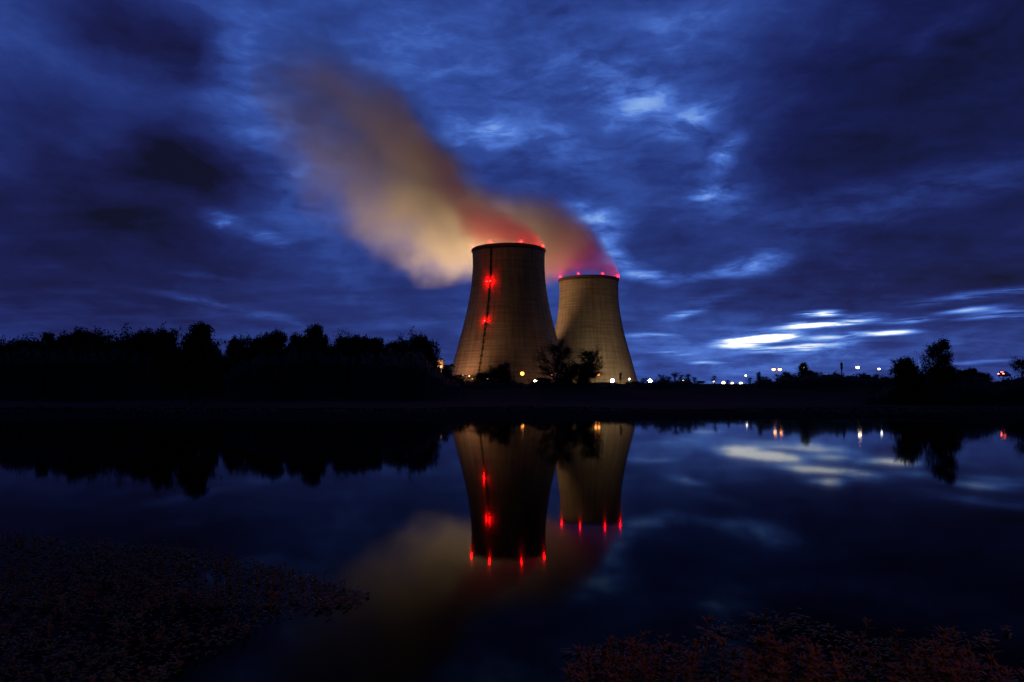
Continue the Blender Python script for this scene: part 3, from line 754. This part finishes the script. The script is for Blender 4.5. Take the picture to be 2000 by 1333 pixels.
# undergrowth: lumpy masses of brush under the trees and along the dyke (nobody could count the bushes)
def undergrowth(label, pts, depth0, depth1, n, lsz, seed, cat='undergrowth'):
    """pts: photo outline (x, ytop) of the mass; fills the strip between two distances with leaves over a mound"""
    R = random.Random(seed); xs_ = [p[0] for p in pts]; yt = [p[1] for p in pts]; b = MB()
    NX = int((xs_[-1] - xs_[0]) / 9); NY = 7; v = []; f = []
    def top(x, q): # q 0..1 across the strip
        d = depth0 + (depth1 - depth0) * q; y_ = np.interp(x, xs_, yt) + 3 * math.sin(x * .13) + 3 * math.sin(x * .037 + 1) + 2.5 * math.sin(x * .41 + 2 * math.sin(x * .07))
        p = at(x, y_, d); g = gz_(p.x, d); h = max(.3, (p.z - g)) * math.sin(math.pi * min(1, max(0, .06 + .88 * q))) ** .6
        return p.x, d, g - .2, h
    for i in range(NX + 1):
        x = xs_[0] + (xs_[-1] - xs_[0]) * i / NX
        for j in range(NY + 1):
            X_, d, g, h = top(x, j / NY); v.append((X_, d, g + (h * .86 if 0 < j < NY else 0) * (1 + .1 * math.sin(x * .3 + j * 2))))
    for i in range(NX):
        for j in range(NY): f.append((i * (NY + 1) + j, (i + 1) * (NY + 1) + j, (i + 1) * (NY + 1) + j + 1, i * (NY + 1) + j + 1))
    b.add(v, f)
    for _ in range(n):
        x = R.uniform(xs_[0], xs_[-1]); q = R.random(); X_, d, g, h = top(x, q)
        c = Vector((X_ + R.gauss(0, .3), d + R.gauss(0, .5), g + h * R.uniform(.55, 1.10)))
        s_ = lsz * R.uniform(.5, 1.2); a = Vector((R.gauss(0, 1), R.gauss(0, 1), R.gauss(0, 1))).normalized(); e = a.orthogonal().normalized()
        b.add([c - a * s_ * .5, c + e * s_ * .28, c + a * s_ * .5, c - e * s_ * .28], [(0, 1, 2, 3)])
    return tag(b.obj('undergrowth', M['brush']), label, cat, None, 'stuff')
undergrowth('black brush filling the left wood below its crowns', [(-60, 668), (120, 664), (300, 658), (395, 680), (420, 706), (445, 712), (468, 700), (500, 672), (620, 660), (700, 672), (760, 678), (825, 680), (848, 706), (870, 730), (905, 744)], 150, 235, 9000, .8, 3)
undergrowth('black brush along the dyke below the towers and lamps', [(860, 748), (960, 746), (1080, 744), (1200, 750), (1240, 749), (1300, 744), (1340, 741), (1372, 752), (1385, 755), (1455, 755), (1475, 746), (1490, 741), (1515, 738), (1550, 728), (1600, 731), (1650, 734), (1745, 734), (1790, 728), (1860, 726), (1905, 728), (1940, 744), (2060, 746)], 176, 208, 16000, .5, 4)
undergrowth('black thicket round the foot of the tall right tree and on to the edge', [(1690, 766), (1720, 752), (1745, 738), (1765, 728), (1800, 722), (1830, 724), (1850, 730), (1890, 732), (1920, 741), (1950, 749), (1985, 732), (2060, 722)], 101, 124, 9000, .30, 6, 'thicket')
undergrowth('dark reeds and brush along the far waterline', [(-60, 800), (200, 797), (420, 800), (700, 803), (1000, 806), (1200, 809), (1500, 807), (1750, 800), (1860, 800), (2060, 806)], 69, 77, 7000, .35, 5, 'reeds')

# ------------------------------------------------------------------ foreground water plants
mp = leafmat('red_leaf', (.15, .045, .014), (.32, .13, .04), .45)
mo = leafmat('olive_leaf', (.10, .08, .02), (.22, .17, .05), .4)
def leaf(b, p, d, L, wd, droop=.25):
    d = d.normalized(); s_ = d.cross(Vector((0, 0, 1)))
    if s_.length < .05: s_ = Vector((1, 0, 0))
    s_.normalize(); up = s_.cross(d)
    a = p + d * L * .45 + up * L * .05; e = p + d * L - up * L * droop
    b.add([p, a + s_ * wd * .5 , e, a - s_ * wd * .5, a + up * wd * .12], [(0, 1, 4), (1, 2, 4), (2, 3, 4), (3, 0, 4)])
def stem(b, lb, base, h, R, ll=.06):
    lean = Vector((R.gauss(0, .12), R.gauss(0, .12), 1)).normalized(); pts = [base + lean * h * k / 4 + Vector((R.gauss(0, .006), R.gauss(0, .006), 0)) for k in range(5)]
    b.tube(pts, [.0045, .004, .0035, .003, .002], 4, False)
    nl = max(4, int(h / .03))
    for k in range(nl):
        u = .25 + .75 * k / nl; i = min(int(u * 4), 3); q = pts[i].lerp(pts[i + 1], u * 4 - i); a = k * 2.4 + R.random()
        leaf(lb, q, Vector((math.cos(a), math.sin(a), .35 + .5 * u)), ll * R.uniform(.45, 1.4), ll * R.uniform(.2, .32))
    for k in range(6):
        a = k * 1.05 + R.random(); leaf(lb, pts[-1], Vector((math.cos(a), math.sin(a), .9)), ll * R.uniform(.6, 1.1), ll * .26, .1)
def inpoly(x, y, P):
    c = False; j = len(P) - 1
    for i in range(len(P)):
        if (P[i][1] > y) != (P[j][1] > y) and x < (P[j][0] - P[i][0]) * (y - P[i][1]) / (P[j][1] - P[i][1]) + P[i][0]: c = not c
        j = i
    return c
def mat_of_plants(label, poly, nst, nfl, seed, hr, ll, mat, dens=lambda x, y: 1.0):
    R = random.Random(seed); b = MB(); x0 = min(p[0] for p in poly); x1 = max(p[0] for p in poly); y0 = min(p[1] for p in poly); y1 = max(p[1] for p in poly)
    k = 0
    while k < nst:
        x = R.uniform(x0, x1); y = R.uniform(y0, y1)
        if not inpoly(x, y, poly) or R.random() > dens(x, y): continue
        p = on_z(x, y); stem(b, b, p - Vector((0, 0, .04)), R.uniform(*hr), R, ll); k += 1
    k = 0
    while k < nfl:
        x = R.uniform(x0, x1); y = R.uniform(y0, y1)
        if not inpoly(x, y, poly) or R.random() > dens(x, y): continue
        p = on_z(x, y) + Vector((0, 0, .006 + R.random() * .02)); a = R.uniform(0, 6.28)
        leaf(b, p, Vector((math.cos(a), math.sin(a), R.uniform(0, .3))), ll * R.uniform(.6, 1.3), ll * .4, .05); k += 1
    return tag(b.obj('water_weeds', mat, None), label, 'water plants', None, 'stuff')
PL_ = [(-60, 1046), (130, 1052), (260, 1066), (400, 1082), (500, 1098), (560, 1122), (640, 1138), (705, 1162), (690, 1182), (610, 1200), (520, 1215), (470, 1250), (380, 1300), (300, 1345), (-60, 1345)]
mat_of_plants('dim red and olive water weeds covering the left corner of the pond', PL_, 420, 1500, 11, (.03, .15), .055, mp, lambda x, y: (1 if y < 1190 else .28) * (.35 + .65 * (math.sin(x * .031 + y * .05) * math.sin(x * .017 - y * .023 + 2) > -.1)))
mat_of_plants('olive leaves mixed through the left water weeds', PL_, 420, 2400, 21, (.03, .10), .05, mo, lambda x, y: (1 if y < 1190 else .4) * (.3 + .7 * (math.sin(x * .023 + y * .04 + 1) * math.sin(x * .041 - y * .03) > 0)))
mat_of_plants('olive floating leaves at the outer edge of the left water weeds', [(-60, 1044), (250, 1062), (500, 1092), (720, 1160), (700, 1186), (600, 1195), (500, 1130), (250, 1090), (-60, 1075)], 60, 1500, 12, (.02, .06), .05, mo)
PR_ = [(1100, 1345), (1130, 1312), (1180, 1306), (1250, 1300), (1340, 1296), (1400, 1300), (1500, 1304), (1600, 1300), (1700, 1290), (1800, 1290), (1870, 1300), (1960, 1320), (2060, 1330), (2060, 1400), (1100, 1400)]
mat_of_plants('dense reddish upright water weeds in the lower right corner', PR_, 380, 300, 13, (.06, .26), .078, mp, lambda x, y: .25 + .75 * (math.sin(x * .021 + 1) + .6 * math.sin(x * .057) > -.3))
mat_of_plants('olive floating leaves scattered off the lower right weeds', [(1100, 1275), (1180, 1268), (1280, 1270), (1430, 1205), (1560, 1192), (1640, 1235), (1700, 1255), (1980, 1230), (1990, 1260), (1700, 1290), (1500, 1270), (1430, 1250), (1300, 1300), (1100, 1300)], 40, 420, 14, (.02, .06), .06, mo, lambda x, y: .15 + .85 * (math.sin(x * .05) * math.sin(y * .11 + x * .02) > .1))
mat_of_plants('olive leafed weeds between the reddish stems in the lower right corner', PR_, 120, 260, 23, (.04, .16), .07, mo)
def big_plant(x, y, h, label, seed, ll=.085):
    R = random.Random(seed); p = on_z(x, y); root = empty('water_plant', p, label, 'water plant', 'tall stems among the lower right weeds')
    sb = MB(); lb = MB(); stem(sb, lb, Vector((0, 0, -.04)), h, R, ll); sb.obj('stem', mp, root); lb.obj('leaves', mp, root)
big_plant(1375, 1318, .36, 'tallest leafy stem at the left of the lower right weeds', 1)
big_plant(1664, 1316, .38, 'thin tall stem in the middle of the lower right weeds', 2, .06)
big_plant(1852, 1325, .30, 'stem with one long pointing leaf at the right of the lower right weeds', 3, .10)
big_plant(1504, 1322, .32, 'leafy stem next to the dark opening in the lower right weeds', 4)

# sodium street lamp of the path on the near bank, right behind the photographer: it lights the weeds at the water's edge
def path_lamp(x, y):
    g = gz_(x, y); root = empty('street_lamp', (x, y, g), 'sodium street lamp on the near bank path behind the photographer', 'street lamp')
    b = MB(); b.tube([(0, 0, 0), (0, 0, 4.6), (0, .3, 5.3), (0, 1.1, 5.5)], [.07, .055, .045, .04], 8); b.obj('pole', M['steel'], root)
    c = MB(); c.lathe([(.02, .16), (.16, .12), (.24, .0), (.25, -.13)], (0, 1.2, 5.46), 16); c.obj('lamp_cover', M['steel'], root)
    q = MB(); q.ball((0, 1.2, 5.42), .12, 12, 8, .7); q.obj('lamp_glass', em((1, .40, .12), 2400), root, True)
path_lamp(9.5, -7.0)
